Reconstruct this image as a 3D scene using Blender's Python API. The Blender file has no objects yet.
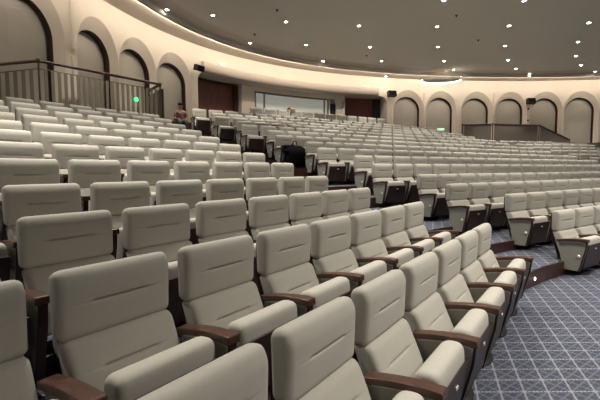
import bpy, bmesh, math, random
from mathutils import Vector, Matrix
random.seed(4)
PI = math.pi
S = bpy.context.scene
COL = S.collection

# ------------------------------------------------------------------ camera
CAMZ = 1.682
cam = bpy.data.objects.new('camera', bpy.data.cameras.new('camera'))
COL.objects.link(cam)
cam.data.sensor_width = 36.0
cam.data.lens = 402.98 / 600 * 36
cam.data.clip_start = 0.05
cam.data.clip_end = 300
cam.matrix_world = (Matrix.Translation((0, 0, CAMZ)) @ Matrix.Rotation(PI / 2 - 0.076, 4, 'X')
                    @ Matrix.Rotation(-0.0042, 4, 'Z'))
S.camera = cam

# ------------------------------------------------------------------ world / exposure
W = bpy.data.worlds.new('world'); S.world = W; W.use_nodes = True
W.node_tree.nodes['Background'].inputs[0].default_value = (1.0, 0.93, 0.84, 1)
W.node_tree.nodes['Background'].inputs[1].default_value = 0.06
S.view_settings.view_transform = 'Standard'
S.view_settings.look = 'None'
S.view_settings.gamma = 1
S.view_settings.use_curve_mapping = False
S.view_settings.exposure = 0.85

SPOT_W = 620.0        # ceiling downlights and the added unseen spots
WASH_W = 6.8         # added wall-wash lamps, per segment
FILL_W = 40.0      # added area fills, out of view
WARM = (1.0, 0.93, 0.83)

def lamp(name, kind, loc, energy, color=WARM, rot=None, parent=None, **kw):
    d = bpy.data.lights.new(name, kind); d.energy = energy; d.color = color
    for k, v in kw.items(): setattr(d, k, v)
    o = bpy.data.objects.new(name, d); COL.objects.link(o); o.location = loc
    if rot is not None: o.rotation_euler = rot
    if parent is not None: o.parent = parent
    return o

# unseen area lamps added behind and beside the camera to brighten the seat fronts
for (x, y) in ((6, -6), (14, 0)):
    o = lamp('unseen_area_fill', 'AREA', (x, y, 6.9), FILL_W, (1, .95, .87), shape='RECTANGLE', size=7, size_y=2)
    d = Vector((4, 14, 1.5)) - Vector((x, y, 6.9))
    o.rotation_euler = d.to_track_quat('-Z', 'Y').to_euler()
# unseen spots added outside the frame, placed and weighted to light the seats
for (x, y) in ((-4.6, 11.2), (-4.4, 7.4), (-4.2, 3.6), (-1.6, 11.4), (-2.0, 7.6), (-2.4, 4.4), (1.4, 11.4), (1.2, 7.8), (4.6, 11.3), (4.6, 7.8), (4.4, 2.6), (5.2, -.4),
               (8.2, 11.4), (8.2, 7.8), (8.4, 4), (11.4, 13.2), (11.6, 9), (12, 5), (15, 16), (15, 12), (15, 8), (19, 20), (19, 15)):
    lamp('unseen_fill_spot', 'SPOT', (x, y, 7.3), SPOT_W * (1.6 if (4 < x < 6 and y < 6) else .8 if (y < 8 and x > 4) else .8 if y < 8 else .42 if y < 12 else .4), spot_size=1.62, spot_blend=.7, shadow_soft_size=.12)

# ------------------------------------------------------------------ materials
def mat(name, col, rough=.7, metal=0, noise=0, nscale=8, bump=0, bscale=300, emit=None, estr=0, spec=.4, sheen=0, trans=0, alpha=1):
    m = bpy.data.materials.new(name); m.use_nodes = True
    nt = m.node_tree; b = nt.nodes['Principled BSDF']
    b.inputs['Base Color'].default_value = (*col, 1)
    b.inputs['Roughness'].default_value = rough
    b.inputs['Metallic'].default_value = metal
    b.inputs['Specular IOR Level'].default_value = spec
    if sheen:
        b.inputs['Sheen Weight'].default_value = sheen
    if trans: b.inputs['Transmission Weight'].default_value = trans
    b.inputs['Alpha'].default_value = alpha
    tc = nt.nodes.new('ShaderNodeTexCoord')
    if noise:
        n = nt.nodes.new('ShaderNodeTexNoise'); n.inputs['Scale'].default_value = nscale; n.inputs['Detail'].default_value = 4
        nt.links.new(tc.outputs['Object'], n.inputs['Vector'])
        mx = nt.nodes.new('ShaderNodeMix'); mx.data_type = 'RGBA'
        mx.inputs[6].default_value = (*[c * (1 - noise) for c in col], 1)
        mx.inputs[7].default_value = (*[min(1, c * (1 + noise)) for c in col], 1)
        nt.links.new(n.outputs['Fac'], mx.inputs[0]); nt.links.new(mx.outputs[2], b.inputs['Base Color'])
    if bump:
        n2 = nt.nodes.new('ShaderNodeTexNoise'); n2.inputs['Scale'].default_value = bscale
        nt.links.new(tc.outputs['Object'], n2.inputs['Vector'])
        bp = nt.nodes.new('ShaderNodeBump'); bp.inputs['Strength'].default_value = bump; bp.inputs['Distance'].default_value = .002
        nt.links.new(n2.outputs['Fac'], bp.inputs['Height']); nt.links.new(bp.outputs[0], b.inputs['Normal'])
    if emit:
        b.inputs['Emission Color'].default_value = (*emit, 1); b.inputs['Emission Strength'].default_value = estr
    return m

def wood(name, c1, c2, scale=(2, 18, 18), rough=.4):
    m = bpy.data.materials.new(name); m.use_nodes = True
    nt = m.node_tree; b = nt.nodes['Principled BSDF']
    tc = nt.nodes.new('ShaderNodeTexCoord'); mp = nt.nodes.new('ShaderNodeMapping'); mp.inputs['Scale'].default_value = scale
    n = nt.nodes.new('ShaderNodeTexNoise'); n.inputs['Scale'].default_value = 3; n.inputs['Detail'].default_value = 6
    n.inputs['Distortion'].default_value = .6
    r = nt.nodes.new('ShaderNodeValToRGB')
    r.color_ramp.elements[0].position = .3; r.color_ramp.elements[0].color = (*c1, 1)
    r.color_ramp.elements[1].position = .7; r.color_ramp.elements[1].color = (*c2, 1)
    nt.links.new(tc.outputs['Object'], mp.inputs[0]); nt.links.new(mp.outputs[0], n.inputs['Vector'])
    nt.links.new(n.outputs['Fac'], r.inputs[0]); nt.links.new(r.outputs[0], b.inputs['Base Color'])
    b.inputs['Roughness'].default_value = rough
    return m

M = {}
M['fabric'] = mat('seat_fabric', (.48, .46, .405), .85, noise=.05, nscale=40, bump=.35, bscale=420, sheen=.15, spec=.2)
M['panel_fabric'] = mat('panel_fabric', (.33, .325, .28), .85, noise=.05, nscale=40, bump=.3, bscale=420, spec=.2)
M['piping'] = mat('piping', (.6, .58, .5), .6)
M['arm_wood'] = wood('arm_wood', (.050, .023, .016), (.115, .052, .036), (18, 3, 18), .35)
M['dark_wood'] = wood('dark_wood', (.030, .014, .010), (.060, .026, .019), (14, 14, 2), .4)
M['pan_wood'] = wood('pan_wood', (.024, .012, .010), (.046, .022, .018), (14, 14, 2), .4)
M['step_wood'] = wood('step_wood', (.030, .010, .007), (.068, .024, .016), (1, 1, 6), .3)
M['black'] = mat('black_metal', (.018, .016, .015), .45)
M['chrome'] = mat('badge_metal', (.85, .84, .80), .3, metal=.2)
M['cream'] = mat('cream_wall', (.76, .67, .56), .8, noise=.03, nscale=1.5, bump=.1, bscale=60)
M['fascia'] = mat('fascia_dimmed', (.56, .48, .41), .8)  # wall cream darkened so the fascia face looks less lit
M['niche'] = mat('niche_pane', (.50, .46, .39), .6, noise=.12, nscale=.9)
M['lining'] = mat('niche_lining', (.045, .028, .02), .5)
M['ceil'] = mat('ceiling_paint', (.55, .52, .455), .75, noise=.05, nscale=.35)
M['ceil_ring'] = mat('ceiling_ring', (.50, .44, .37), .75, noise=.03, nscale=.5)
M['red'] = wood('red_panel', (.12, .030, .021), (.20, .050, .036), (3, 3, 1), .35)
M['rail'] = wood('handrail_wood', (.045, .02, .014), (.08, .035, .025), (3, 3, 3), .35)
M['baluster'] = mat('baluster_paint', (.23, .195, .15), .6)
M['taupe'] = mat('taupe_panel', (.20, .165, .135), .5)
M['bronze'] = mat('bronze', (.11, .085, .065), .45, metal=.3)
M['white'] = mat('white_paint', (.75, .72, .66), .6)
M['glass'] = mat('booth_glass', (.66, .67, .60), .12, spec=.6, noise=.08, nscale=1.2, emit=(.8, .85, .75), estr=.10)  # faint emission stands in for the lit booth interior
M['dark'] = mat('opening_shade', (.02, .02, .028), .8)  # near-black colour stands in for the shade inside openings
M['lens'] = mat('lamp_lens', (1, 1, 1), .5, emit=(1, .93, .84), estr=30)
M['steplens'] = mat('step_lens', (1, 1, 1), .5, emit=(1, .85, .65), estr=5)
M['tube'] = mat('led_tube', (1, 1, 1), .5, emit=(1, .96, .9), estr=5)
M['green'] = mat('green_led', (.1, .8, .3), .5, emit=(.05, 1, .22), estr=1.1)
M['palegreen'] = mat('exit_glow', (.5, .8, .55), .5, emit=(.55, 1, .65), estr=.55)
M['skin'] = mat('skin', (.36, .20, .13), .6)
M['hair'] = mat('hair', (.012, .010, .009), .6)
M['bag'] = mat('black_nylon', (.007, .007, .008), .95, spec=.1, noise=.3, nscale=20, bump=.5, bscale=40)
M['orange'] = mat('orange_cloth', (.45, .22, .09), .8)
M['grey_cloth'] = mat('trousers', (.05, .05, .06), .8)
M['curtain'] = mat('white_curtain', (.78, .74, .70), .8)

def shirt():
    m = mat('plaid_shirt', (.4, .2, .16), .85); nt = m.node_tree; b = nt.nodes['Principled BSDF']
    tc = nt.nodes.new('ShaderNodeTexCoord')
    w = nt.nodes.new('ShaderNodeTexWave'); w.inputs['Scale'].default_value = 4; nt.links.new(tc.outputs['Object'], w.inputs['Vector'])
    w2 = nt.nodes.new('ShaderNodeTexWave'); w2.inputs['Scale'].default_value = 4; w2.bands_direction = 'Z'; nt.links.new(tc.outputs['Object'], w2.inputs['Vector'])
    a = nt.nodes.new('ShaderNodeMath'); a.operation = 'ADD'; nt.links.new(w.outputs['Fac'], a.inputs[0]); nt.links.new(w2.outputs['Fac'], a.inputs[1])
    r = nt.nodes.new('ShaderNodeValToRGB'); r.color_ramp.elements[0].color = (.16, .08, .06, 1); r.color_ramp.elements[1].color = (.42, .26, .20, 1)
    d = nt.nodes.new('ShaderNodeMath'); d.operation = 'MULTIPLY'; d.inputs[1].default_value = .5; nt.links.new(a.outputs[0], d.inputs[0])
    nt.links.new(d.outputs[0], r.inputs[0]); nt.links.new(r.outputs[0], b.inputs['Base Color'])
    return m
M['shirt'] = shirt()

def carpet():
    m = bpy.data.materials.new('carpet'); m.use_nodes = True
    nt = m.node_tree; N = nt.nodes; L = nt.links; b = N['Principled BSDF']; b.inputs['Roughness'].default_value = .95
    b.inputs['Specular IOR Level'].default_value = .1
    g = N.new('ShaderNodeNewGeometry'); sx = N.new('ShaderNodeSeparateXYZ'); L.new(g.outputs['Position'], sx.inputs[0])
    def math_(op, a, c=None, d=None):
        n = N.new('ShaderNodeMath'); n.operation = op
        for i, v in enumerate((a, c, d)):
            if v is None: continue
            if isinstance(v, (int, float)): n.inputs[i].default_value = v
            else: L.new(v, n.inputs[i])
        return n.outputs[0]
    a = math_('DIVIDE', sx.outputs['Y'], .172)
    bb = math_('DIVIDE', math_('SUBTRACT', sx.outputs['X'], math_('MULTIPLY', sx.outputs['Y'], .332)), .179)
    def line(v, wd):      # 1 near integers
        f = math_('ABSOLUTE', math_('SUBTRACT', math_('FRACT', math_('ADD', v, .5)), .5))
        return math_('LESS_THAN', f, wd)
    def dash(v, n, duty):
        return math_('LESS_THAN', math_('FRACT', math_('MULTIPLY', v, n)), duty)
    la = math_('MULTIPLY', line(a, .045), dash(bb, 6, .80))
    lb = math_('MULTIPLY', line(bb, .045), dash(a, 6, .85))
    grid = math_('MAXIMUM', la, lb)
    dg = math_('MAXIMUM', line(math_('ADD', a, bb), .075), line(math_('SUBTRACT', a, bb), .075))
    half = math_('MAXIMUM', line(math_('ADD', math_('ADD', a, bb), .5), .03), line(math_('ADD', math_('SUBTRACT', a, bb), .5), .03))
    nz = N.new('ShaderNodeTexNoise'); nz.inputs['Scale'].default_value = 9; nz.inputs['Detail'].default_value = 5; L.new(g.outputs['Position'], nz.inputs['Vector'])
    nb = N.new('ShaderNodeTexNoise'); nb.inputs['Scale'].default_value = 160; L.new(g.outputs['Position'], nb.inputs['Vector'])
    base = N.new('ShaderNodeMix'); base.data_type = 'RGBA'; base.inputs[6].default_value = (.038, .042, .058, 1); base.inputs[7].default_value = (.086, .092, .118, 1)
    L.new(nz.outputs['Fac'], base.inputs[0])
    def over(prev, fac, col, k):
        mx = N.new('ShaderNodeMix'); mx.data_type = 'RGBA'; mx.inputs[7].default_value = (*col, 1)
        L.new(prev, mx.inputs[6]); L.new(math_('MULTIPLY', fac, k), mx.inputs[0]); return mx.outputs[2]
    c = over(base.outputs[2], half, (.22, .24, .30), .35)
    c = over(c, dg, (.14, .16, .215), .6)
    c = over(c, grid, (.36, .37, .42), .62)
    L.new(c, b.inputs['Base Color'])
    bp = N.new('ShaderNodeBump'); bp.inputs['Strength'].default_value = .5; bp.inputs['Distance'].default_value = .004
    L.new(nb.outputs['Fac'], bp.inputs['Height']); L.new(bp.outputs[0], b.inputs['Normal'])
    return m
M['carpet'] = carpet()

# ------------------------------------------------------------------ helpers
def tag(o, label=None, cat=None, group=None, kind=None):
    if label: o['label'] = label
    if cat: o['category'] = cat
    if group: o['group'] = group
    if kind: o['kind'] = kind
    return o
def empty(name, loc, rz=0, label=None, cat=None, group=None):
    o = bpy.data.objects.new(name, None); o.empty_display_size = .1; COL.objects.link(o)
    o.location = loc; o.rotation_euler = (0, 0, rz)
    return tag(o, label, cat, group)
def mesh_obj(name, verts, faces, m, parent=None, smooth=False, sharp=None, mats=None, fmat=None):
    me = bpy.data.meshes.new(name); me.from_pydata([tuple(v) for v in verts], [], faces); me.update()
    bm = bmesh.new(); bm.from_mesh(me); bmesh.ops.remove_doubles(bm, verts=bm.verts, dist=1e-6)
    if fmat is None: bmesh.ops.recalc_face_normals(bm, faces=bm.faces)
    bm.to_mesh(me); bm.free()
    for mm in (mats or [m]): me.materials.append(mm)
    if fmat:
        for p in me.polygons: p.material_index = fmat(p)
    if smooth:
        for p in me.polygons: p.use_smooth = True
        if sharp: me.set_sharp_from_angle(angle=math.radians(sharp))
    o = bpy.data.objects.new(name, me); COL.objects.link(o)
    if parent is not None: o.parent = parent
    return o
class MB:
    def __init__(s): s.v = []; s.f = []
    def add(s, v, f):
        k = len(s.v); s.v += [tuple(x) for x in v]; s.f += [tuple(i + k for i in q) for q in f]; return s
    def box(s, c, d, rz=0, bev=0):
        bm = bmesh.new(); bmesh.ops.create_cube(bm, size=1)
        for v in bm.verts: v.co = Vector((v.co.x * d[0], v.co.y * d[1], v.co.z * d[2]))
        if bev: bmesh.ops.bevel(bm, geom=bm.edges[:], offset=bev, segments=2, affect='EDGES', profile=.5)
        R = Matrix.Rotation(rz, 3, 'Z')
        for v in bm.verts: v.co = R @ v.co + Vector(c)
        bm.verts.index_update()
        s.add([v.co[:] for v in bm.verts], [[v.index for v in f.verts] for f in bm.faces]); bm.free(); return s
    def tube(s, pts, r, n=8, cap=True, ry=None):
        pts = [Vector(p) for p in pts]; rs = r if isinstance(r, (list, tuple)) else [r] * len(pts)
        V = []; F = []
        for i, p in enumerate(pts):
            t = (pts[min(i + 1, len(pts) - 1)] - pts[max(i - 1, 0)]).normalized()
            up = Vector((0, 0, 1)) if abs(t.z) < .9 else Vector((0, 1, 0))
            a = t.cross(up).normalized(); b = a.cross(t)
            for j in range(n):
                th = 2 * PI * j / n; V.append(p + a * math.cos(th) * rs[i] + b * math.sin(th) * (ry or rs[i]))
        for i in range(len(pts) - 1):
            for j in range(n): F.append((i * n + j, i * n + (j + 1) % n, (i + 1) * n + (j + 1) % n, (i + 1) * n + j))
        if cap: F.append(tuple(range(n))[::-1]); F.append(tuple((len(pts) - 1) * n + j for j in range(n)))
        return s.add(V, F)
    def lathe(s, prof, c=(0, 0, 0), n=20, sx=1, sy=1):
        V = []; F = []
        for (r, z) in prof:
            for j in range(n):
                th = 2 * PI * j / n; V.append((c[0] + r * math.cos(th) * sx, c[1] + r * math.sin(th) * sy, c[2] + z))
        for i in range(len(prof) - 1):
            for j in range(n): F.append((i * n + j, i * n + (j + 1) % n, (i + 1) * n + (j + 1) % n, (i + 1) * n + j))
        F.append(tuple(range(n))[::-1]); F.append(tuple((len(prof) - 1) * n + j for j in range(n)))
        return s.add(V, F)
    def build(s, name, m, parent=None, smooth=False, sharp=40): return mesh_obj(name, s.v, s.f, m, parent, smooth, sharp)

def round_poly(pts, rad, seg=4):
    """closed 2-D polygon with rounded corners"""
    out = []; n = len(pts)
    for i in range(n):
        p0, p1, p2 = Vector(pts[i - 1]), Vector(pts[i]), Vector(pts[(i + 1) % n])
        r = rad[i] if isinstance(rad, (list, tuple)) else rad
        a = (p0 - p1); b = (p2 - p1); r = min(r, a.length * .48, b.length * .48)
        A = p1 + a.normalized() * r; B = p1 + b.normalized() * r
        for k in range(seg + 1):
            t = k / seg; out.append((A * (1 - t) ** 2 + p1 * 2 * t * (1 - t) + B * t * t)[:])
    return out
def subdiv_poly(pts, step):
    out = []; n = len(pts)
    for i in range(n):
        a, b = Vector(pts[i]), Vector(pts[(i + 1) % n]); k = max(1, int((b - a).length / step))
        for j in range(k): out.append(tuple(a + (b - a) * j / k))
    return out
def cushion(name, prof, width, m, parent=None, r=.035, seam=None, seamw=.16, bulge=.0, link=True, taper=0):
    """profile in (q,z): q = forward. swept along x, ends rounded, with an optional pressed seam on the front"""
    P = [Vector(p) for p in prof]; n = len(P)
    cx = sum((p.x for p in P)) / n; cz = sum((p.y for p in P)) / n
    area = sum(P[i].x * P[(i + 1) % n].y - P[(i + 1) % n].x * P[i].y for i in range(n))
    sg = 1 if area > 0 else -1
    nor = []
    for i in range(n):
        t = (P[(i + 1) % n] - P[i - 1]).normalized(); nor.append(Vector((t.y, -t.x)) * sg)
    hw = width / 2
    xs = [(-hw + r * (1 - math.cos(a)), r * .8 * (1 - math.sin(a))) for a in [k * PI / 2 / 4 for k in range(0, 5)]]
    L = [(x, ins) for x, ins in xs]
    core = [-seamw - .012, -seamw, -seamw + .02, -seamw * .5, 0, seamw * .5, seamw - .02, seamw, seamw + .012] if seam else [-hw * .5, 0, hw * .5]
    L += [(x, 0) for x in core] + [(-x, ins) for x, ins in reversed(xs)]
    V = []; F = []
    zlo = min(p.y for p in P); zhi = max(p.y for p in P)
    for x, ins in L:
        for p, nn in zip(P, nor):
            q = p - nn * ins
            if bulge:
                fr = max(0, nn.x); q = q + nn * bulge * fr * max(0, 1 - (x / hw) ** 2) * max(0, 1 - (2 * (p.y - (zlo + zhi) / 2) / (zhi - zlo)) ** 2)
            if seam and nn.x > .3:
                dz = (p.y - seam) / .0045
                w = 1 if abs(x) <= seamw - .02 else (.6 if abs(x) <= seamw + .001 else 0)
                q = q - nn * (.016 * math.exp(-dz * dz) * w + .004 * math.exp(-(dz / 4) ** 2) * w)
            tx = 1 - taper * (zhi - p.y) / (zhi - zlo)
            V.append((x * tx, -q.x, q.y))
    m_ = len(L)
    for i in range(m_ - 1):
        for j in range(n): F.append((i * n + j, i * n + (j + 1) % n, (i + 1) * n + (j + 1) % n, (i + 1) * n + j))
    F.append(tuple(range(n))[::-1]); F.append(tuple((m_ - 1) * n + j for j in range(n)))
    return mesh_obj(name, V, F, m, parent, True, 55)
def extrude_x(name, prof, x0, x1, m, parent, bev=.004, smooth=False):
    bm = bmesh.new()
    a = [bm.verts.new((x0, -q, z)) for q, z in prof]; b = [bm.verts.new((x1, -q, z)) for q, z in prof]
    n = len(prof)
    bm.faces.new(a); bm.faces.new(b[::-1])
    for i in range(n): bm.faces.new((a[i], b[i], b[(i + 1) % n], a[(i + 1) % n]))
    bmesh.ops.recalc_face_normals(bm, faces=bm.faces)
    if bev:
        ed = [e for e in bm.edges if abs((e.verts[0].co - e.verts[1].co).x) < 1e-6]
        bmesh.ops.bevel(bm, geom=ed, offset=bev, segments=2, affect='EDGES', profile=.5)
    bm.verts.index_update()
    v = [x.co[:] for x in bm.verts]; f = [[x.index for x in q.verts] for q in bm.faces]; bm.free()
    return mesh_obj(name, v, f, m, parent, smooth, 35)

# ------------------------------------------------------------------ layout of the seating
PITCH = .72
D = .9382
ZT = [-.6819, -.4646, -.2938, -.118, .1247, .3489, .5775, .806, 1.0408, 1.2782, 1.519, 1.7548, 1.9885, 2.2372, 2.4888, 2.891]
ZF = [z - 1 + CAMZ for z in ZT]; ZF[0] = 0
def frame(x0, y0, h):
    sh, ch = math.sin(h), math.cos(h)
    return lambda n, s: (x0 + n * sh + s * ch, y0 + n * ch - s * sh)
HL, HR, HT = -.9446, -.5839, -.2705
PL = frame(2.4239, 5.0474, HL); PR = frame(4.0468, 6.3555, HR); PT = frame(17.433, 15.392, HT)
TS = .92; DT = D * TS
ZFT = [CAMZ + TS * (z - 1.0) for z in ZT]

# ------------------------------------------------------------------ wall plan (curved back wall of the hall)
PLAN = [(-10.370,8.170),(-10.000,8.500),(-9.620,8.830),(-9.250,9.160),(-8.870,9.490),(-8.500,9.820),(-8.120,10.150),(-7.750,10.480),(-7.380,10.820),(-7.050,11.200),(-6.800,11.630),(-6.643,12.104),(-6.589,12.606),(-6.521,13.094),(-6.432,13.602),(-6.334,14.074),(-6.214,14.565),(-6.077,15.053),(-5.928,15.521),(-5.755,16.003),(-5.572,16.462),(-5.372,16.915),(-5.156,17.362),(-4.913,17.817),(-4.663,18.246),(-4.398,18.666),(-4.116,19.076),(-3.819,19.475),(-3.508,19.863),(-3.182,20.239),(-2.828,20.616),(-2.475,20.967),(-2.108,21.305),(-1.729,21.629),(-1.338,21.941),(-0.936,22.240),(-0.522,22.525),(-0.115,22.788),(0.318,23.048),(0.761,23.297),(1.196,23.524),(1.657,23.748),(2.108,23.952),(2.567,24.147),(3.034,24.330),(3.508,24.504),(3.970,24.662),(4.458,24.818),(4.933,24.958),(5.415,25.091),(5.903,25.215),(6.377,25.327),(6.877,25.436),(7.363,25.534),(7.855,25.625),(8.352,25.710),(8.834,25.784),(9.343,25.855),(9.835,25.917),(10.334,25.973),(10.837,26.022),(11.323,26.063),(11.814,26.098),(12.334,26.127),(12.811,26.148),(13.316,26.163),(13.826,26.172),(14.316,26.172),(14.834,26.166),(15.332,26.151),(15.833,26.129),(16.311,26.101),(16.818,26.062),(17.326,26.014),(17.811,25.959),(18.297,25.895),(18.810,25.817),(19.296,25.732),(19.782,25.637),(20.267,25.529),(20.749,25.410),(21.253,25.270)]
def plan(u, d=0):
    """point of the wall at length u (m), d metres outwards"""
    t = min(max(u / .5, 0), len(PLAN) - 1.001); i = int(t); f = t - i
    def sm(j): j = min(max(j, 0), len(PLAN) - 1); return Vector(PLAN[j])
    p = sm(i) * (1 - f) + sm(i + 1) * f
    ta = (sm(i + 1) - sm(i - 1)).normalized() * (1 - f) + (sm(i + 2) - sm(i)).normalized() * f
    ta.normalize()
    return p.x - ta.y * d, p.y + ta.x * d
def plan_rz(u):
    a, b = plan(u - .1), plan(u + .1); return math.atan2(b[1] - a[1], b[0] - a[0])
WT = 7.23; WB = 3.3      # top of the wall, lowest wall level
ZC = 5.30; RI = .84; RO = 1.02; RE = 1.24

# ------------------------------------------------------------------ walls with arched niches
def bay(mb, c, ua, ub, ri=RI, RO=RO, RE=RE, dp=.22):
    H = []; O = []; I = []
    zs = [WB, (WB + ZC) / 2]
    for z in zs: H.append((c - RO, z)); O.append((ua, z)); I.append((c - ri, z))
    ths = [PI * k / 24 for k in range(24, -1, -1)]
    thl = PI - math.atan2(WT - ZC, c - ua); thr = math.atan2(WT - ZC, ub - c)
    ths = sorted(set(ths + [thl, thr]), reverse=True)
    for th in ths:
        cs, sn = math.cos(th), math.sin(th)
        H.append((c + RO * cs, ZC + RE * sn)); I.append((c + ri * cs, ZC + ri * sn))
        if th > thl + 1e-6: k = (c - ua) / -cs
        elif th < thr - 1e-6: k = (ub - c) / cs
        else: k = (WT - ZC) / sn
        O.append((c + k * cs, ZC + k * sn))
    for z in reversed(zs): H.append((c + RO, z)); O.append((ub, z)); I.append((c + ri, z))
    n = len(H); V = []; F = []
    def sub(A, B, dA, dB, m):
        k0 = len(V)
        for j in range(m + 1):
            t = j / m
            for a, b in zip(A, B):
                u = a[0] * (1 - t) + b[0] * t; z = a[1] * (1 - t) + b[1] * t; d = dA * (1 - t) + dB * t
                V.append((*plan(u, d), z))
        for j in range(m):
            for i in range(n - 1): F.append((k0 + j * n + i, k0 + j * n + i + 1, k0 + (j + 1) * n + i + 1, k0 + (j + 1) * n + i))
    sub(O, H, 0, 0, 3)
    sub(H, I, 0, dp, 3)       # splayed surround
    mb.add(V, F)
def window(idx, c, ri=RI, dp=.62):
    I = [(c - ri, WB), (c - ri, ZC)] + [(c + ri * math.cos(PI * k / 24), ZC + ri * math.sin(PI * k / 24)) for k in range(23, 0, -1)] + [(c + ri, ZC), (c + ri, WB)]
    n = len(I)
    fr = empty('window_%d' % idx, (*plan(c, .3), WB)); fr['kind'] = 'structure'
    inv = fr.matrix_basis.inverted()
    inv = Matrix.Translation(-Vector(fr.location))
    V = [inv @ Vector((*plan(u, .22), z)) for u, z in I] + [inv @ Vector((*plan(u, dp), z)) for u, z in I]
    # inner thin bead of the frame
    J = [(c + (u - c) * .93, z if z <= ZC else ZC + (z - ZC) * .93) for u, z in I]
    V += [inv @ Vector((*plan(u, dp - .06), z)) for u, z in J] + [inv @ Vector((*plan(u, dp - .06), z)) for u, z in I]
    F = [(i, i + 1, n + i + 1, n + i) for i in range(n - 1)] + [(2 * n + i, 2 * n + i + 1, 3 * n + i + 1, 3 * n + i) for i in range(n - 1)]
    mesh_obj('window_frame', V, F, M['lining'], fr)
    P = [inv @ Vector((*plan(u, dp - .02), z)) for u, z in I]; cc = [inv @ Vector((*plan(c, dp - .02), z)) for u, z in I]
    mesh_obj('window_pane', P + cc, [(i, i + 1, n + i + 1, n + i) for i in range(n - 1)], M['niche'], fr)
    return fr
LC = [.98, 3.9, 6.72, 8.78, 10.82]
LB_ = [0.0, 2.4, 5.46, 7.75, 9.80, 12.2]
RC = [25.86, 28.07, 30.46, 32.70, 34.92, 37.05, 39.25]
RB = [24.45, 26.95, 29.26, 31.58, 33.81, 35.98, 38.15, 40.35]
mb = MB()
for i, c in enumerate(LC):
    if i == 1: bay(mb, c, LB_[i], LB_[i + 1], 1.12, 1.34, 1.56)
    else: bay(mb, c, LB_[i], LB_[i + 1])
mb.build('wall_left', M['cream'], None, True, 25)['kind'] = 'structure'
mb = MB()
for i, c in enumerate(RC): bay(mb, c, RB[i], RB[i + 1], .87, 1.04, 1.26)
mb.build('wall_right', M['cream'], None, True, 25)['kind'] = 'structure'
for i, c in enumerate(LC + RC): window(i + 1, c, 1.12 if i == 1 else RI if i < len(LC) else .87, .46 if i < len(LC) else .42)
# upper wall over the recess, bull-nosed fascia and the recess itself
UA, UB = 12.2, 24.45
us = [UA + (UB - UA) * k / 36 for k in range(37)]
def sweep(prof, us, closed=False, ends=True):
    V = []; F = []; n = len(prof)
    for u in us:
        for d, z in prof: V.append((*plan(u, d), z))
    for i in range(len(us) - 1):
        for j in range(n if closed else n - 1): F.append((i * n + j, i * n + (j + 1) % n, (i + 1) * n + (j + 1) % n, (i + 1) * n + j))
    if closed and ends: F.append(tuple(range(n))[::-1]); F.append(tuple((len(us) - 1) * n + j for j in range(n)))
    return V, F
V, F = sweep([(0, WT), (0, 6.1), (.10, 6.1), (1.3, 6.1)], us); mb = MB().add(V, F)
# recess returns (piers) and interior
for u0, u1 in ((UA, UA), (UB, UB)):
    mb.add([(*plan(u0, 0), WB), (*plan(u0, 1.35), WB), (*plan(u0, 1.35), 6.1), (*plan(u0, 0), 6.1)], [(0, 1, 2, 3)])
# rounded head of the opening at its right corner and left corner
for uc, sg in ((UB, -1), (UA, 1)):
    r = .42; V = [(*plan(uc, 0), 6.1)]; V2 = [(*plan(uc, .25), 6.1)]
    for k in range(9):
        a = PI / 2 * k / 8; uu = uc + sg * (r - r * math.sin(a)); zz = 6.1 - (r - r * math.cos(a))
        V.append((*plan(uu, 0), zz)); V2.append((*plan(uu, .25), zz))
    n = len(V)
    mb.add(V + V2, [(0, i, i + 1) for i in range(1, n - 1)] + [(i, i + 1, n + i + 1, n + i) for i in range(1, n - 1)])
V, F = sweep([(1.3, 6.1), (1.3, WB)], [UA + (UB - UA + .5) * k / 30 for k in range(31)]); mb.add(V, F)
mb.build('wall_back', M['cream'], None, True, 25)['kind'] = 'structure'
V, F = sweep([(.02, 6.10), (-.16, 6.12), (-.20, 6.16), (-.22, 6.30), (-.22, 6.50), (-.19, 6.54), (.02, 6.56)], [12.4 + (23.95 - 12.55) * k / 36 for k in range(37)], True)
mesh_obj('trim_1', V, F, M['fascia'], None, True, 40)['kind'] = 'structure'

# booth front with its window, doors and curtain
def pbox(mb, u0, u1, d0, d1, z0, z1, k=1):
    V, F = sweep([(d0, z0), (d1, z0), (d1, z1), (d0, z1)], [u0 + (u1 - u0) * i / k for i in range(k + 1)], True); mb.add(V, F); return mb
booth = empty('control_booth', (*plan(18.6, .6), 3.4), 0, 'cream control booth with long glass window in back wall recess', 'booth')
inv = Matrix.Translation(-Vector(booth.location))
def bchild(name, mb, m, parent=booth):
    base = Matrix.Translation(-Vector(booth.location))
    o = mesh_obj(name, [base @ Vector(v) for v in mb.v], mb.f, m, parent); return o
mb = MB(); pbox(mb, 15.34, 21.93, .6, .72, 5.86, 6.1, 10); pbox(mb, 15.34, 16.15, .6, .72, 3.4, 5.86, 2); pbox(mb, 20.85, 20.95, .6, .72, 3.4, 5.86)
pbox(mb, 21.35, 21.93, .6, .72, 3.4, 5.86, 2); pbox(mb, 16.15, 20.85, .6, .72, 3.4, 4.3, 8); pbox(mb, 15.34, 15.44, .72, 1.28, 3.4, 6.1); pbox(mb, 21.83, 21.93, .72, 1.28, 3.4, 6.1)
bchild('booth_wall', mb, M['cream'])
mb = MB(); pbox(mb, 16.15, 20.85, .58, .66, 5.78, 5.86, 8)
for u in (16.15, 16.72, 20.55, 20.79): pbox(mb, u, u + .06, .58, .68, 4.3, 5.78)
wf = bchild('window_frame', mb, M['taupe'])
mb = MB(); pbox(mb, 16.2, 20.8, .66, .68, 4.3, 5.8, 8); bchild('window_glass', mb, M['glass'], wf)
mb = MB(); pbox(mb, 17.6, 20.0, .575, .60, 5.90, 5.93, 6); bchild('light_strip', mb, M['white'])
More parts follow.
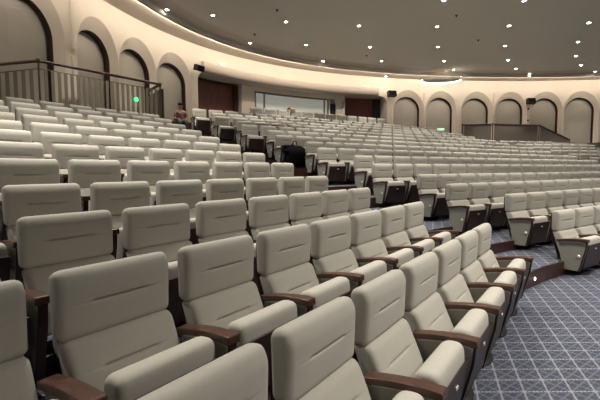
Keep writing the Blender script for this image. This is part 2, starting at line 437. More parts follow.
mb = MB(); pbox(mb, 20.95, 21.35, .68, .72, 3.4, 5.6); bchild('door_opening', mb, M['dark'])  # dark slab painted as the shaded doorway
cu = []; cf = []
for i in range(13):
    for j in range(9):
        t = i / 12; z = 3.5 + (5.75 - 3.5) * j / 8
        u = 21.9 - (.12 + (.85) * (1 - j / 8) ** 1.6) * (1 - t); dd = .53 + .03 * math.sin(i * 2.2)
        cu.append((*plan(u, dd), z))
for i in range(12):
    for j in range(8): cf.append((i * 9 + j, i * 9 + j + 1, (i + 1) * 9 + j + 1, (i + 1) * 9 + j))
cur = mesh_obj('curtain', cu, cf, M['curtain'], None, True)
cur.modifiers.new('t', 'SOLIDIFY').thickness = .012
tag(cur, 'white gathered curtain hanging at the right end of the control booth', 'curtain')
mb = MB(); pbox(mb, 12.75, 15.3, 1.0, 1.08, 3.4, 5.98, 4)
d1 = mb.build('door_1', M['red']); d1['kind'] = 'structure'
mb = MB(); pbox(mb, 12.7, 15.3, .9, 1.1, 5.98, 6.08, 4); pbox(mb, 15.08, 15.3, .85, 1.12, 3.4, 6.0)
mesh_obj('door_frame', mb.v, mb.f, M['dark_wood'], d1)
mb = MB(); pbox(mb, 22.0, 23.95, 1.0, 1.08, 3.4, 6.05, 4)
d2 = mb.build('door_2', M['red']); d2['kind'] = 'structure'
mb = MB(); pbox(mb, 23.95, 24.45, .95, 1.1, 3.4, 6.05); mesh_obj('door_gap', mb.v, mb.f, M['dark'], d2)  # dark slab in place of the shaded opening

# pilaster strips and loudspeaker columns between niches
n_ = 2
for u, z0, z1, w in ((5.5, 5.2, 6.75, .12), (5.5, 3.4, 5.0, .14), (26.95, 3.5, 6.4, .09), (31.58, 5.0, 6.5, .07)):
    mb = MB(); pbox(mb, u - w / 2, u + w / 2, -.07, .01, z0, z1)
    o = mb.build('trim_%d' % n_, M['cream']); o['kind'] = 'structure'; n_ += 1

# ------------------------------------------------------------------ ceiling
RING = 1.15
V = []; F = []
uu = [.5 * k for k in range(82)]
for u in uu:
    V += [(*plan(u, 0.02), WT), (*plan(u, -RING), WT + .03), (*plan(u, -RING - .02), WT + .17), (*plan(u, -RING - .75), WT + .19)]
n = 4
for i in range(len(uu) - 1):
    for j in range(n - 1): F.append((i * n + j, i * n + j + 1, (i + 1) * n + j + 1, (i + 1) * n + j))
V0 = len(V)
inner = [(*plan(u, -RING - .75), WT + .19) for u in uu]
hub = (7.0, 6.0, WT + .21)
V += inner + [(30, 18, WT + .2), (30, -12, WT + .2), (-12, -12, WT + .2), (-12, 2, WT + .2), hub]
nb = len(inner) + 4
for i in range(nb): F.append((V0 + i, V0 + (i + 1) % nb, V0 + nb))
def cm(p):
    return 0 if (p.center.z > WT + .185 or abs(p.normal.z) < .5) else 1
ceil = mesh_obj('ceiling', V, F, None, None, False, None, [M['ceil'], M['ceil_ring']], cm)
ceil['kind'] = 'structure'

# ------------------------------------------------------------------ floors: stepped treads, wooden risers, ring platform
NF = [-99] + [(k - 1) * D - .12 for k in range(1, 16)]
def edge(k, n=None):
    n = NF[k] if n is None else n
    if k <= 11:
        pts = [PL(n, -13.5), PL(n, .15), PR(n, -.55), PR(n, 15.0)]
    else:
        pts = [PR(n, -3.0), PR(n, -.55), PR(n, 4), PR(n, 14.6 - .3 * (k - 11))]
    return pts
def tedge(k):
    n = (k - 1) * DT - .12
    return [PT(n, -.35 * k - 1.2), PT(n, 9)]
mb = MB(); zf0 = 0.0
mb.add([(-30, -12, 0), (32, -12, 0), (32, 30, 0), (-30, 30, 0)], [(0, 1, 2, 3)])
for k in range(1, 16):
    a = edge(k); b = edge(k + 1, NF[k] + D) if k < 15 else [PR(NF[15] + 1.1, -3), PR(NF[15] + 1.1, -.55), PR(NF[15] + 1.1, 4), PR(NF[15] + 1.1, 13.4)]
    if k == 11: b = edge(11, NF[11] + D)
    V = [(*p, ZF[k]) for p in a] + [(*p, ZF[k]) for p in b]; m_ = len(a)
    mb.add(V, [(i, i + 1, m_ + i + 1, m_ + i) for i in range(m_ - 1)])
for k in range(1, 13):
    a = tedge(k); b = [PT((k) * DT - .12, -.35 * k - 1.2), PT(k * DT - .12, 9)]
    if k == 12: b = [PT(10.2, -.35 * k - 1.2), PT(10.2, 9)]
    z = ZFT[k] + .004
    mb.add([(*p, z) for p in a + b] , [(0, 1, 3, 2)])
# platforms
def ngon(pts, z): mb.add([(*p, z) for p in pts], [tuple(range(len(pts)))])
ZP = 3.4
ngon([PL(10.75, -13), PL(10.75, 2.95)] + [plan(u, .7) for u in (11.2, 10, 8.5, 7, 5.5, 4, 2.5, 1, 0)], ZP)
ngon([PR(14.35, -3.6), PR(14.35, 12.8)] + [plan(u, 1.4) for u in range(25, 11, -1)], 3.575)
ngon([PT(10.2, -6.2), PT(10.2, 9)] + [plan(u, .7) for u in (40, 38, 36, 34, 32, 30, 28, 26, 25)], 3.3)
fl = mb.build('floor', M['carpet']); fl['kind'] = 'structure'
# risers
def riser(pts, z0, z1, m, th=.03):
    global n_
    mb = MB()
    for i in range(len(pts) - 1):
        a, b = Vector(pts[i]), Vector(pts[i + 1]); t = (b - a).normalized(); nn = Vector((t.y, -t.x)) * th
        q = [a + nn, b + nn, b, a]
        mb.add([(p.x, p.y, z0) for p in q] + [(p.x, p.y, z1 + .004) for p in q], [(0, 1, 2, 3), (4, 5, 6, 7), (0, 1, 5, 4), (1, 2, 6, 5), (2, 3, 7, 6), (3, 0, 4, 7)])
    o = mb.build('trim_%d' % n_, m); n_ += 1; o['kind'] = 'structure'
for k in range(1, 16): riser(edge(k), ZF[k - 1] if k > 1 else 0, ZF[k], M['step_wood'])
for k in range(7, 13): riser(tedge(k), ZFT[k - 1], ZFT[k], M['step_wood'])
riser([PL(10.75, -13), PL(10.75, 2.95), (-5.75, 15.25), (-5.9, 15.5)], 2.4, ZP, M['cream'])
riser([PT(10.2, -6.2), PT(10.2, 9)], 2.3, 3.3, M['cream'])
# step lights in the aisle risers
def step_light(k):
    p = Vector(edge(k)[1]); q = Vector(edge(k)[2]); t = (q - p).normalized(); c = p + (q - p) * (.68 if k == 1 else .5)
    nn = Vector((t.y, -t.x)) * .032
    rz = math.atan2(t.y, t.x)
    z = (ZF[k - 1] + ZF[k]) / 2
    e = empty('step_light', (c.x + nn.x, c.y + nn.y, z), rz, 'small round light set in the %s wooden step riser of the left aisle' % ORD[k], 'step light', 'step lights along the left aisle')
    MB().lathe([(.0, 0), (.030, 0), (.034, .006), (.03, .012), (.0, .012)], n=12).build('bezel', M['chrome'], e).rotation_euler = (PI / 2, 0, 0)
    MB().lathe([(.0, .012), (.020, .012), (.018, .017), (.0, .017)], n=12).build('lens', M['steplens'], e).rotation_euler = (PI / 2, 0, 0)
ORD = ['first', 'second', 'third', 'fourth', 'fifth', 'sixth', 'seventh', 'eighth', 'ninth', 'tenth', 'eleventh', 'twelfth', 'thirteenth', 'fourteenth', 'fifteenth',
       'sixteenth', 'seventeenth', 'eighteenth', 'nineteenth', 'twentieth', 'twenty-first', 'twenty-second']
ORD1 = ['lowest'] + ORD
ORD, _o = ['', 'lowest', 'second', 'third', 'fourth', 'fifth'], ORD
for k in (1, 2, 3): step_light(k)
ORD = _o

# ------------------------------------------------------------------ the auditorium seat
HEAD = round_poly([(-.004, .660), (.006, .945), (-.030, 1.006), (-.122, .985), (-.112, .66)], [.045, .05, .05, .045, .045], 6)
def dens(p, zs=None):
    out = []
    for a, b in zip(p, p[1:] + p[:1]):
        a, b = Vector(a), Vector(b); L_ = (b - a).length; n_s = max(1, int(L_ / .02))
        ts = [j / n_s for j in range(n_s)]
        if zs and (a.x + b.x) / 2 > -.03 and abs(b.y - a.y) > .05:
            for o in (-.022, -.014, -.009, -.005, -.002, .002, .005, .009, .014, .022):
                t = (zs + o - a.y) / (b.y - a.y)
                if 0 < t < 1: ts.append(t)
        out += [tuple(a + (b - a) * t) for t in sorted(ts)]
    return out
HEADp = dens(HEAD, .835)
BACKp = dens(round_poly([(.20, .27), (.125, .43), (.016, .672), (-.11, .665), (.03, .27)], [.03, .2, .05, .045, .03], 5), .53)
SEATp = subdiv_poly(round_poly([(.40, .47), (.392, .602), (.245, .590), (.20, .20), (.27, .13), (.335, .14)], [.03, .075, .075, .04, .03, .02], 6), .03)
PANp = round_poly([(.404, .50), (.424, .50), (.362, .135), (.33, .10), (.27, .105), (.335, .155)], .01, 2)
ARMp = round_poly([(.03, .522), (.03, .560), (.20, .590), (.33, .604), (.458, .606), (.462, .556), (.33, .566), (.2, .550)], [.01, .01, .1, .1, .012, .012, .1, .1], 4)
PNLp = round_poly([(.05, .537), (.2, .560), (.33, .574), (.437, .560), (.425, .44), (.345, .10), (.135, .10), (.075, .34)], [.01, .1, .1, .012, .05, .02, .02, .05], 3)
TRMp = [(.437, .560), (.452, .560), (.441, .44), (.358, .095), (.343, .095), (.425, .44)]
def make_seat(kind):
    """kind: 'mid' arm on the left; 'aisle_left' arm+badge on the left aisle; 'aisle_right' arms both sides"""
    e = empty('auditorium_seat', (0, 0, -50))
    hc = cushion('head_cushion', HEADp, .60, M['fabric'], e, r=.042, seam=.835, seamw=.15, bulge=.008)
    bc = cushion('back_cushion', BACKp, .585, M['fabric'], e, r=.04, seam=.53, seamw=.15, bulge=.004, taper=.02)
    sc = cushion('seat_cushion', SEATp, .54, M['fabric'], e, r=.045)
    hc.location.x = .015; bc.location.x = .018; sc.location.x = .034
    pan = extrude_x('seat_pan', PANp, -.235, .305, M['pan_wood'], e, .006)
    MB().box((.03, -.4165, .425), (.040, .006, .018)).build('number_plate', M['chrome'], pan)
    extrude_x('back_shell', round_poly([(-.128, .94), (-.142, .935), (-.146, .66), (.0, .20), (.02, .21), (-.125, .66)],   .008, 2), -.245, .30, M['dark_wood'], e, .005)
    def arm(x, badge):
        extrude_x('armrest', ARMp, x - .043, x + .043, M['arm_wood'], e, .005, False)
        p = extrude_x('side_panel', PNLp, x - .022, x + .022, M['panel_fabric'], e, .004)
        extrude_x('panel_trim', TRMp, x - .025, x + .025, M['pan_wood'], p, .002)
        extrude_x('piping', [(.08, .525), (.2, .548), (.33, .562), (.432, .548), (.428, .52), (.422, .52), (.422, .538), (.33, .552), (.2, .538), (.08, .515)], x - .0255, x + .0255, M['piping'], p, .001)
        if badge:
            sx = badge
            b = MB().lathe([(0, 0), (.023, 0), (.025, .006), (.019, .013), (0, .015)], n=14).build('badge', M['chrome'], p, True)
            b.location = (x + sx * .022, -.345, .335); b.rotation_euler = (0, sx * PI / 2, 0)
    arm(-.36, -1 if kind == 'aisle_left' else 0)
    if kind == 'aisle_right': arm(.36, 1)
    m = MB().box((0, -.20, .14), (.62, .06, .05), bev=.01).box((0, -.235, .085), (.10, .09, .16), bev=.012)
    m.lathe([(0, 0), (.20, 0), (.20, .014), (.17, .028), (.09, .034), (0, .034)], (0, -.235, 0), 20, 1, .62)
    m.build('pedestal', M['black'], e, True, 40)
    return e
PROTO = {k: make_seat(k) for k in ('mid', 'aisle_left', 'aisle_right')}
def copy_tree(o, parent=None):
    c = o.copy(); COL.objects.link(c)
    if parent is not None: c.parent = parent
    for ch in o.children: copy_tree(ch, c)
    return c
CH = {id(o): list(o.children) for o in ()}
def proj(P):
    v = cam.matrix_world.inverted() @ Vector(P)
    if v.z > -.15: return None
    return 300 + 402.98 * v.x / -v.z, 200 - 402.98 * v.y / -v.z, -v.z
CI = cam.matrix_world.inverted()
def in_frame(x, y, z, rz, sc):
    R = Matrix.Rotation(rz, 3, 'Z'); ps = []
    for a in (-.4, .4):
        for b in (-.45, .16):
            for c in (0, 1):
                p = proj(Vector((x, y, z)) + R @ Vector((a, b, c)) * sc)
                if p: ps.append(p)
    if not ps: return None
    x0 = min(p[0] for p in ps); x1 = max(p[0] for p in ps); y0 = min(p[1] for p in ps); y1 = max(p[1] for p in ps)
    if x1 < 0 or x0 > 600 or y1 < 0 or y0 > 400: return None
    return min(p[2] for p in ps)
ROWN = ['front', 'second', 'third', 'fourth', 'fifth', 'sixth', 'seventh', 'eighth', 'ninth', 'tenth', 'eleventh', 'twelfth', 'thirteenth', 'fourteenth', 'fifteenth', 'top']
seats = []
def add_seat(block, k, i, x, y, z, rz, sc=1.0, kind='mid', scount=None, label=None):
    d = in_frame(x, y, z, rz, sc)
    if d is None: return
    c = 'seat on the aisle' if i == 0 else '%s seat from the aisle' % _o[i]
    lab = label or 'beige padded tip-up seat, %s in the %s row of the %s block' % (c.replace(' seat', ''), ROWN[k], block)
    seats.append((d / sc, x, y, z, rz, sc, kind, lab, 'beige auditorium seats in the %s block' % block))
for k in range(12):
    for i in range(0, 14):
        s = -(i + .5) * PITCH + .2289 * k + (.03 if k < 2 else 0)
        x, y = PL(k * D, s)
        if y < -.5: continue
        add_seat('left', k, i, x, y, ZF[k], -HL, 1.0, 'aisle_right' if i == 0 else 'mid')
for k in range(15):
    for i in range(0, 21 - (k % 2)):
        s = (i + .5) * PITCH - .1076 * k + (.3636 if k % 2 else 0) + .05
        x, y = PR(k * D, s)
        add_seat('middle', k, i, x, y, ZF[k], -HR, 1.0, 'aisle_left' if i == 0 else 'mid')
for i in range(4, 16):
    x, y = PR(14.072, .02 - 1.35 + (i + .5) * PITCH * 1.03)
    add_seat('middle', 15, i - 4, x, y, ZF[15], -HR, 1.03, 'aisle_left' if i == 4 else 'mid',
             label='beige padded tip-up seat, %s from left in the top row before the control booth' % _o[i - 4])
for k in range(6, 12):
    for i in range(0, 16):
        if k == 11 and i > 5: continue
        if k == 10 and i > 8: continue
        s = (i + .5) * PITCH * TS - .3161 * k + .05
        x, y = PT(k * DT, s)
        if any(math.hypot(q[1] - x, q[2] - y) < .75 for q in seats if 'middle' in q[8]): print('CLASH', k, i); continue
        add_seat('right', k, i, x, y, ZFT[k], -HT, TS, 'aisle_left' if i == 0 else 'mid')
seats.sort(key=lambda t: t[0])
KEEP = 300
def seat_children(o): return list(o.children)
TREE = {k: [(c, list(c.children)) for c in p.children] for k, p in PROTO.items()}
for (d, x, y, z, rz, sc, kind, lab, grp) in seats[:KEEP]:
    r = PROTO[kind].copy(); COL.objects.link(r)
    r.location = (x, y, z); r.rotation_euler = (0, 0, rz); r.scale = (sc, sc, sc)
    tag(r, lab, 'seat', grp)
    for c, gs in TREE[kind]:
        cc = c.copy(); COL.objects.link(cc); cc.parent = r
        if d > 9 and c.name.startswith(('back_shell',)): pass
        for g in gs:
            if d > 12 and g.name.startswith('number_plate'): continue
            gg = g.copy(); COL.objects.link(gg); gg.parent = cc
rest = seats[KEEP:]
if rest:
    bm = bmesh.new(); mats = []; cache = {}
    for (d, x, y, z, rz, sc, kind, lab, grp) in rest:
        T = Matrix.Translation((x, y, z)) @ Matrix.Rotation(rz, 4, 'Z') @ Matrix.Scale(sc, 4)
        for c, gs in TREE[kind]:
            for o in [c] + gs:
                me = o.data.copy(); mm = o.data.materials[0]
                if mm not in mats: mats.append(mm)
                L_ = Matrix.LocRotScale(o.location, o.rotation_euler, o.scale)
                me.transform(T @ L_); idx = mats.index(mm)
                for p in me.polygons: p.material_index = idx
                bm.from_mesh(me); bpy.data.meshes.remove(me)
    me = bpy.data.meshes.new('distant_seats'); bm.to_mesh(me); bm.free()
    for mm in mats: me.materials.append(mm)
    o = bpy.data.objects.new('distant_seats', me); COL.objects.link(o)
    tag(o, 'mass of distant beige tip-up seats in the farthest upper rows', 'seats', None, 'stuff')
print('SEATS', len(seats), [round(q[0], 1) for q in seats[::50]])
def drop(o):
    for c in list(o.children): drop(c)
    bpy.data.objects.remove(o)
for p in PROTO.values(): drop(p)

# ------------------------------------------------------------------ balustrades
def railing(name, pts, gap, w, label, panel_end=False, foot=None, mid=True, rr=.035, barm='baluster'):
    """pts: (x,y,ztop,zbottom) along the rail"""
    o = empty(name, (pts[0][0], pts[0][1], pts[0][3]), 0, label, 'railing')
    off = Vector(o.location)
    P = [Vector(p[:3]) - off for p in pts]
    m = MB()
    for a, b in zip(P, P[1:]): m.tube([a, b], rr * 1.15, 10, True, rr * .8)
    for p in P: m.lathe([(0, -rr), (rr, -rr), (rr, rr * .9), (0, rr * .9)], p, 10)
    m.build('handrail', M['rail'], o, True, 40)
    if mid:
        m = MB()
        for a, b in zip(P, P[1:]): m.tube([a - Vector((0, 0, .20)), b - Vector((0, 0, .20))], .012, 6)
        m.build('rail_bar', M['bronze'], o)
    cnt = 0
    for j in range(len(pts) - 1):
        A = Vector(pts[j]); B = Vector(pts[j + 1]); L_ = math.hypot(B[0] - A[0], B[1] - A[1]); n = max(1, int(L_ / gap)); rz = math.atan2(B[1] - A[1], B[0] - A[0])
        for i in range(n + 1):
            if i == 0 and j: continue
            t = i / n; q = A.lerp(B, t) - Vector((*off, off[2])); zt = q[2]; zb = q[3]
            post = i in (0, n)
            mb = MB()
            if post:
                mb.box((q[0], q[1], (zt + zb) / 2), (.045, .045, zt - zb), rz, .006); nm, mm = 'post', M['bronze']
            else:
                zt2 = zt - (.20 if mid else .0)
                mb.box((q[0], q[1], (zt2 + zb) / 2), (w, .02, zt2 - zb), rz, .004); nm, mm = 'baluster', M[barm]
            mb.build(nm, mm, o)
    return o
zr = 4.55
C0 = (-9.3, 11.45); C1 = (-6.85, 10.83)
c1 = PL(10.9, -.76); c2 = PL(10.9, 2.93)
BAL = railing('balustrade', rr=.052, pts=[(-8.28, 9.57, zr - .52, ZP), (c1[0], c1[1], zr, ZP), (c2[0], c2[1], zr, ZP), (-5.62, 15.1, zr, ZP)], gap=.165, w=.085, label=
        'wood-capped balustrade with flat beige balusters on the left raised platform')
mb = MB(); a = Vector(c2); b = Vector((-5.62, 15.1)); t = (b - a).normalized()
c = a.lerp(b, .5)
# solid bronze panel closing the stair end of the balustrade
pn = MB().box((c.x + .10, c.y + .065, 3.93), ((b - a).length * .92, .03, 1.02), math.atan2(t.y, t.x), .004).build('guard_panel', M['bronze'])
pn.parent = BAL; pn.location = -Vector(BAL.location)
pn['label'] = 'dark bronze panel closing the stair end'
pr = [PT(10.35, s) for s in (-5.27, -3.16, .31, 2.75)]
railing('guard_railing', [(*pr[0], 4.24, 3.3), (*pr[1], 4.36, 3.3), (*pr[2], 4.36, 3.3), (*pr[3], 3.52, 3.3)], .22, .24,
        'dark handrail above close taupe panels below the right arched niches', mid=False, barm='taupe', rr=.045)

# ------------------------------------------------------------------ ceiling downlights
LIGHTS = [(4.93,14.20),(5.57,16.78),(6.52,19.49),(7.72,22.00),(8.95,23.9),(9.74,24.82),(7.70,14.27),(8.44,16.70),(9.64,19.38),(11.06,21.85),(12.45,23.7),(14.0,25.0),(11.44,16.40),(12.68,18.82),(14.17,21.14),(15.70,22.97),(17.6,24.5),(-3.21,15.46),(-0.52,16.16),(2.39,16.63),(-2.24,18.77),(0.31,19.10),(3.32,19.45),(1.25,21.90),(4.38,21.95),(5.38,24.0),(5.19,24.75),(1.91,14.04),(-4.74,14.92)]
cols = ['over the middle block', 'over the right block', 'over the left block']
def wall_dist(x, y): return min((math.hypot(plan(u * .5)[0] - x, plan(u * .5)[1] - y) for u in range(82)))
def ceil_z(x, y):
    best = min((math.hypot(plan(u * .5)[0] - x, plan(u * .5)[1] - y) for u in range(82)))
    return WT + .02 if best < RING else WT + .185
def near_px(p):
    q = proj((p[0], p[1], 7.3)); return q
order = sorted(LIGHTS, key=lambda p: (near_px(p)[0]))
for idx, (x, y) in enumerate(LIGHTS):
    z = ceil_z(x, y); q = near_px((x, y))
    rank = order.index((x, y)) + 1
    side = 'far left' if q[0] < 240 else 'left of centre' if q[0] < 340 else 'centre' if q[0] < 420 else 'right of centre' if q[0] < 490 else 'right' if q[0] < 560 else 'far right'
    col = sorted([p for p in LIGHTS if (lambda v: ('far left' if v < 240 else 'left of centre' if v < 340 else 'centre' if v < 420 else 'right of centre' if v < 490 else 'right' if v < 560 else 'far right'))(near_px(p)[0]) == side], key=lambda p: -near_px(p)[1])
    r = col.index((x, y))
    lab = 'small glowing round downlight, %s out from the back wall, %s ceiling' % (_o[r], side)
    if r == 0: lab = 'small glowing round downlight nearest the back wall, %s ceiling' % side
    e = empty('ceiling_downlight', (x, y, z), 0, lab, 'ceiling light', 'round downlights in the dark ceiling')
    MB().lathe([(0.056, .01), (.09, .01), (.09, -.012), (.075, -.02), (.058, -.012)], n=16).build('trim_ring', M['ceil_ring'], e)
    MB().lathe([(0, .0), (.058, .0), (.055, -.018), (0, -.028)], n=16).build('lens', M['lens'], e)
    lamp('lamp', 'SPOT', (0, 0, -.06), SPOT_W * (.02 if z < WT + .1 else .35 if wall_dist(x, y) < 2.3 else .60), parent=e, spot_size=1.4, spot_blend=.8, shadow_soft_size=.09)
# sprinkler heads
for j, (u_, v_) in enumerate(((-1.9, 17.6), (-.8, 15.0), (-2.6, 19.6), (5.9, 15.6), (12.6, 17.3), (3.4, 20.9), (8.0, 18.5))):
    e = empty('ceiling_sprinkler', (u_, v_, WT + .19), 0, None, 'sprinkler', 'dark sprinkler heads on the ceiling')
    q = proj((u_, v_, 7.4)); 
    e['label'] = 'tiny dark sprinkler head, %s from the left among those on the ceiling' % _o[sorted([proj((a, b, 7.4))[0] for a, b in ((-1.9, 17.6), (-.8, 15.0), (-2.6, 19.6), (5.9, 15.6), (12.6, 17.3), (3.4, 20.9), (8.0, 18.5))]).index(q[0])]
    MB().lathe([(0, 0), (.055, 0), (.05, -.015), (.02, -.02), (.02, -.05), (.035, -.055), (.035, -.06), (0, -.06)], n=12).build('sprinkler_head', M['black'], e)

# strip and lamps added under the ceiling ring to brighten the upper wall
cv = MB(); V, F = sweep([(-RING + .02, WT + .03), (-RING + .08, WT + .03), (-RING + .08, WT - .02), (-RING + .02, WT - .02)], uu[1:-1], True)
cv.add(V, F); o = cv.build('trim_%d' % n_, M['ceil_ring']); o['kind'] = 'structure'; n_ += 1
for k in range(2, 80, 2):
    u = k * .5
    x, y = plan(u, -RING + .05); rz = plan_rz(u)
    L_ = lamp('added_wall_wash', 'AREA', (x, y, WT - .03), WASH_W, (1, .87, .72), shape='RECTANGLE', size=.95, size_y=.05)
    n2 = Vector((-math.sin(rz), math.cos(rz), -.75)).normalized()
    L_.rotation_euler = n2.to_track_quat('-Z', 'Y').to_euler()

# curved pendant luminaire against the right wall
e = empty('arc_luminaire', (8.15, 23.9, 6.70), 0, 'thin glowing curved light hanging below the ceiling before the right niches', 'light')
a0 = []
for k in range(17):
    a = PI * (1.08 + .0) * (k / 16) - .13; a0.append((1.12 * -math.cos(a), .85 * math.sin(a) - .25, .055 - .0 * k))
MB().tube(a0, .028, 8).build('light_tube', M['tube'], e, True)
top = [(x * .985, y * .985, .10) for x, y, z in a0]; bot = [(x * .985, y * .985, .075) for x, y, z in a0]
n = len(top)
mesh_obj('shade', top + bot, [tuple(range(n)), tuple(range(n, 2 * n))[::-1]] + [(i, (i + 1) % n, n + (i + 1) % n, n + i) for i in range(n)], M['ceil_ring'], e)
MB().tube([(-.6, 0, .1), (-.6, 0, .73)], .012, 6).tube([(.6, 0, .1), (.6, 0, .73)], .012, 6).build('hanger', M['ceil_ring'], e)

# ------------------------------------------------------------------ wall fittings
def speaker(u, z, w, h, label, tilt=-.25, out=.28):
    rz = plan_rz(u); x, y = plan(u, -out)
    e = empty('wall_loudspeaker', (x, y, z), rz, label, 'loudspeaker', 'black wall loudspeakers')
    b = MB().box((0, 0, 0), (w, .26, h), 0, .015).build('cabinet', M['black'], e); b.rotation_euler = (-tilt * -1, 0, 0)
    g = MB().box((0, -.134, 0), (w - .05, .01, h - .05), 0, .004).build('grille', M['bag'], b)
    MB().tube([(0, .1, 0), (0, out, .0)], .025, 8).build('bracket', M['black'], e)
speaker(11.95, 6.12, .42, .26, 'black angled loudspeaker on the pier left of the recess', .3, .35)
speaker(24.62, 6.22, .52, .34, 'black box loudspeaker on the pier right of the recess')
speaker(33.81, 5.92, .50, .34, 'black box loudspeaker between two niches on the right wall')
speaker(3.6, 6.35, .42, .3, 'black loudspeaker at the head of the nearest large left niche', .3, .3)
for j, (u, z) in enumerate(((33.81, 5.48), (33.81, 4.75))):
    rz = plan_rz(u); x, y = plan(u, -.03)
    o = MB().lathe([(0, 0), (.055, 0), (.055, .03), (.03, .05), (0, .05)], n=14).build('wall_sensor', M['black']); o.location = (x, y + .03, z); o.rotation_euler = (PI / 2, 0, rz)
    tag(o, 'small round dark wall fitting, %s of two under the right-hand loudspeaker' % ('upper' if j == 0 else 'lower'), 'wall fitting')
def twin(u, z, label):
    rz = plan_rz(u); x, y = plan(u, -.07)
    e = empty('emergency_light', (x, y, z), rz, label, 'emergency light', 'pale twin emergency lights above the recess')
    MB().box((0, 0, 0), (.34, .05, .09), 0, .01).build('housing', M['white'], e)
    for s in (-1, 1):
        MB().lathe([(0, -.03), (.05, -.03), (.06, .03), (0, .035)], (s * .15, -.02, .08), 12).build('lamp_head', M['palegreen'], e)
twin(13.62, 6.62, 'small pale twin-head emergency light above the left red door')
twin(23.05, 6.55, 'small pale twin-head emergency light above the right red door')
# green lights
gl = MB().lathe([(0, 0), (.07, 0), (.07, .03), (0, .04)], n=12).build('indicator_light', M['green']); p = PL(10.80, 1.95)
gl.location = (p[0] + .02, p[1] - .03, 3.90); gl.rotation_euler = (PI / 2, 0, -HL)
tag(gl, 'bright green light glowing on the left balustrade', 'light')
x, y = plan(28.0, -.1)
e = empty('exit_sign', (x, y - .1, 4.15), plan_rz(28.0), 'pale green glowing exit sign low in a right wall niche', 'sign')
MB().box((0, 0, 0), (.5, .05, .16), 0, .01).build('sign_box', M['white'], e)
MB().box((0, -.03, 0), (.44, .012, .11), 0, .003).build('sign_face', M['palegreen'], e)
# reflections low in the right niches, stood in by added lit cups
for j, (c, dz) in enumerate(((30.55, 0), (32.4, .05), (34.6, .1))):
    x, y = plan(c, .50)
    e = empty('glint_cup', (x, y, 3.95 + dz), plan_rz(c), 'small pale reflection modelled as a cup, %s of three in the right niches' % ('leftmost', 'middle one', 'rightmost')[j], 'glint', 'pale reflections modelled behind the right railing')
    MB().lathe([(0, -.10), (.03, -.10), (.09, .10), (.085, .10), (0, -.05)], (0, -.04, 0), 14).build('cup', M['white'], e, True)
    MB().box((0, .02, -.02), (.05, .06, .12), 0, .004).build('glint_plate', M['bronze'], e)
    lamp('lamp', 'POINT', (0, -.10, .16), 1.2, parent=e, shadow_soft_size=.03)  # added lamp for the reflected glow

# ------------------------------------------------------------------ black bag on an aisle seat
def lump(name, c, r, seed, m, parent, amp=.12, n=2.6):
    bm = bmesh.new(); bmesh.ops.create_icosphere(bm, subdivisions=4, radius=1)
    rnd = random.Random(seed); ks = [(Vector((rnd.uniform(-1, 1), rnd.uniform(-1, 1), rnd.uniform(-1, 1))) * n, rnd.uniform(0, 6)) for _ in range(7)]
    for v in bm.verts:
        d = sum(math.sin(v.co.dot(k) + p) for k, p in ks) / 7
        q = v.co * (1 + amp * d * 2)
        v.co = Vector((q.x * r[0], q.y * r[1], q.z * r[2])) + Vector(c)
    bm.verts.index_update()
    V = [v.co[:] for v in bm.verts]; F = [[v.index for v in f.verts] for f in bm.faces]; bm.free()
    return mesh_obj(name, V, F, m, parent, True)
k = 8; s = .62 * PITCH - .1076 * k; bx, by = PR(k * D, s)
e = empty('black_bag', (bx, by, ZF[k] - .10), -HR, 'large soft black bag slumped over an aisle seat of the middle block', 'bag')
lump('bag_body', (.12, -.50, .46), (.50, .22, .28), 3, M['bag'], e, .2, 3.6)
lump('bag_flap', (-.10, -.42, .64), (.30, .18, .14), 5, M['bag'], e, .25, 4)
MB().tube([(-.05, -.45, .78), (.0, -.47, .88), (.08, -.48, .88), (.12, -.47, .76)], .014, 8).build('handle', M['bag'], e, True)
x, y = PR(13.98, 3.95)
e = empty('cloth_bundle', (x, y, ZF[15] + 1.03), -HR, 'small orange and dark bundle lying on top of a top row seat', 'bundle')
lump('bundle_cloth', (0, .07, .035), (.26, .07, .045), 8, M['orange'], e)
lump('dark_fold', (-.12, .07, .07), (.11, .06, .05), 9, M['bag'], e)

# ------------------------------------------------------------------ seated person at the top of the aisle
def skin_chain(name, verts, edges, radii, m, parent, root=0, lvl=2):
    me = bpy.data.meshes.new(name); me.from_pydata(verts, edges, []); me.update()
    o = bpy.data.objects.new(name, me); COL.objects.link(o); o.parent = parent
    md = o.modifiers.new('skin', 'SKIN')
    if not me.skin_vertices: me.skin_vertices.new()
    for i, r in enumerate(radii):
        r = r if isinstance(r, tuple) else (r, r); me.skin_vertices[0].data[i].radius = r
    me.skin_vertices[0].data[root].use_root = True
    sb = o.modifiers.new('sub', 'SUBSURF'); sb.levels = lvl; sb.render_levels = lvl
    me.materials.append(m)
    dg = bpy.context.evaluated_depsgraph_get(); ev = o.evaluated_get(dg)
    m2 = bpy.data.meshes.new_from_object(ev); o.modifiers.clear(); o.data = m2; m2.name = name
    if not m2.materials: m2.materials.append(m)
    for p in m2.polygons: p.use_smooth = True
    return o
px_, py_ = (-4.48, 15.35); pz = ZF[13]
pf = empty('wooden_chair', (px_, py_, pz), -HR - .1, 'brown wooden chair under the person at the top of the left aisle', 'chair')
MB().box((0, 0, .44), (.44, .42, .035), 0, .008).build('seat', M['arm_wood'], pf)
MB().box((0, .20, .74), (.42, .025, .24), 0, .008).build('backrest', M['arm_wood'], pf)
for sx in (-1, 1):
    MB().tube([(sx * .19, .19, 0), (sx * .19, .20, .86)], .018, 8).build('leg', M['arm_wood'], pf)
    MB().tube([(sx * .19, -.18, 0), (sx * .19, -.18, .43)], .018, 8).build('leg', M['arm_wood'], pf)
pe = empty('person', (px_, py_, pz + .455), -HR - .1, 'person in a reddish plaid shirt seated at the top of the left aisle', 'person')
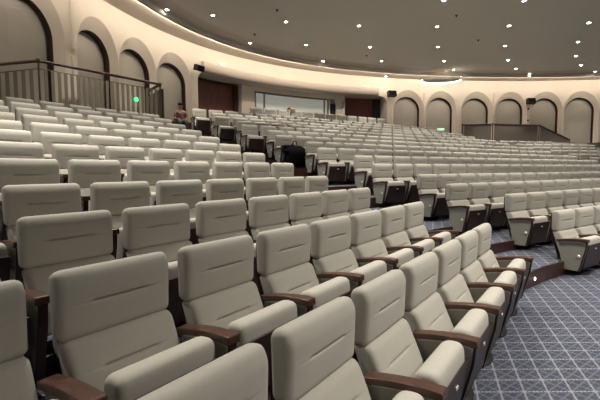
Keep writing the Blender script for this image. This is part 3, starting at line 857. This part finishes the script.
V = [(0, 0, .09), (0, .0, .25), (0, -.01, .40), (0, -.01, .50), (0, -.02, .56), (0, -.035, .64), (0, -.04, .73),
     (-.10, -.02, .08), (-.12, -.42, .08), (-.12, -.43, -.36), (-.12, -.55, -.42),
     (.10, -.02, .08), (.12, -.42, .08), (.12, -.43, -.36), (.12, -.55, -.42),
     (-.17, -.01, .46), (-.23, -.05, .22), (-.13, -.26, .18), (-.10, -.32, .17),
     (.17, -.01, .46), (.23, -.05, .22), (.13, -.26, .18), (.10, -.32, .17)]
E_ = [(0, 1), (1, 2), (2, 3), (3, 4), (4, 5), (5, 6), (0, 7), (7, 8), (8, 9), (9, 10), (0, 11), (11, 12), (12, 13), (13, 14), (3, 15), (15, 16), (16, 17), (17, 18), (3, 19), (19, 20), (20, 21), (21, 22)]
Rr = [(.14, .11), (.13, .10), (.15, .105), (.12, .085), .05, (.078, .092), (.07, .085), .085, .065, .045, .04, .085, .065, .045, .04, .055, .043, .032, .03, .055, .043, .032, .03]
body = skin_chain('body', V, E_, Rr, M['skin'], pe)
V = [(0, 0, .09), (0, .0, .25), (0, -.01, .40), (0, -.01, .49), (-.17, -.01, .46), (-.22, -.04, .28), (.17, -.01, .46), (.22, -.04, .28)]
skin_chain('shirt', V, [(0, 1), (1, 2), (2, 3), (3, 4), (4, 5), (3, 6), (6, 7)], [(.155, .125), (.145, .115), (.165, .12), (.13, .095), .068, .058, .068, .058], M['shirt'], pe)
V = [(0, 0, .08), (-.10, -.02, .08), (-.12, -.42, .08), (-.12, -.43, -.34), (.10, -.02, .08), (.12, -.42, .08), (.12, -.43, -.34)]
skin_chain('trousers', V, [(0, 1), (1, 2), (2, 3), (0, 4), (4, 5), (5, 6)], [(.15, .12), .095, .078, .06, .095, .078, .06], M['grey_cloth'], pe)
for s in (-1, 1):
    for j in range(4):
        a = (j - 1.5) * .018
        skin_chain('finger', [(s * .10 + a, -.33, .17), (s * .10 + a * 1.15, -.375, .168), (s * .10 + a * 1.2, -.40, .15)], [(0, 1), (1, 2)], [.011, .009, .007], M['skin'], body, 0, 1)
    skin_chain('thumb', [(s * .10 - s * .03, -.31, .175), (s * .10 - s * .05, -.345, .17), (s * .10 - s * .045, -.37, .165)], [(0, 1), (1, 2)], [.012, .010, .008], M['skin'], body, 0, 1)
lump('hair', (0, -.015, .765), (.092, .105, .085), 2, M['hair'], pe, .03)
for s in (-1, 1):
    MB().lathe([(0, -.012), (.012, -.006), (.012, .006), (0, .012)], (s * .03, -.128, .70), 8).build('eye', M['hair'], body)
    MB().lathe([(0, -.03), (.012, -.02), (.014, .015), (0, .03)], (s * .083, -.04, .69), 8).build('ear', M['skin'], body)
MB().lathe([(0, -.03), (.016, -.022), (.007, .02), (0, .025)], (0, -.136, .675), 8).build('nose', M['skin'], body)
MB().box((0, -.125, .635), (.045, .012, .010), 0, .003).build('mouth', M['red'], body)
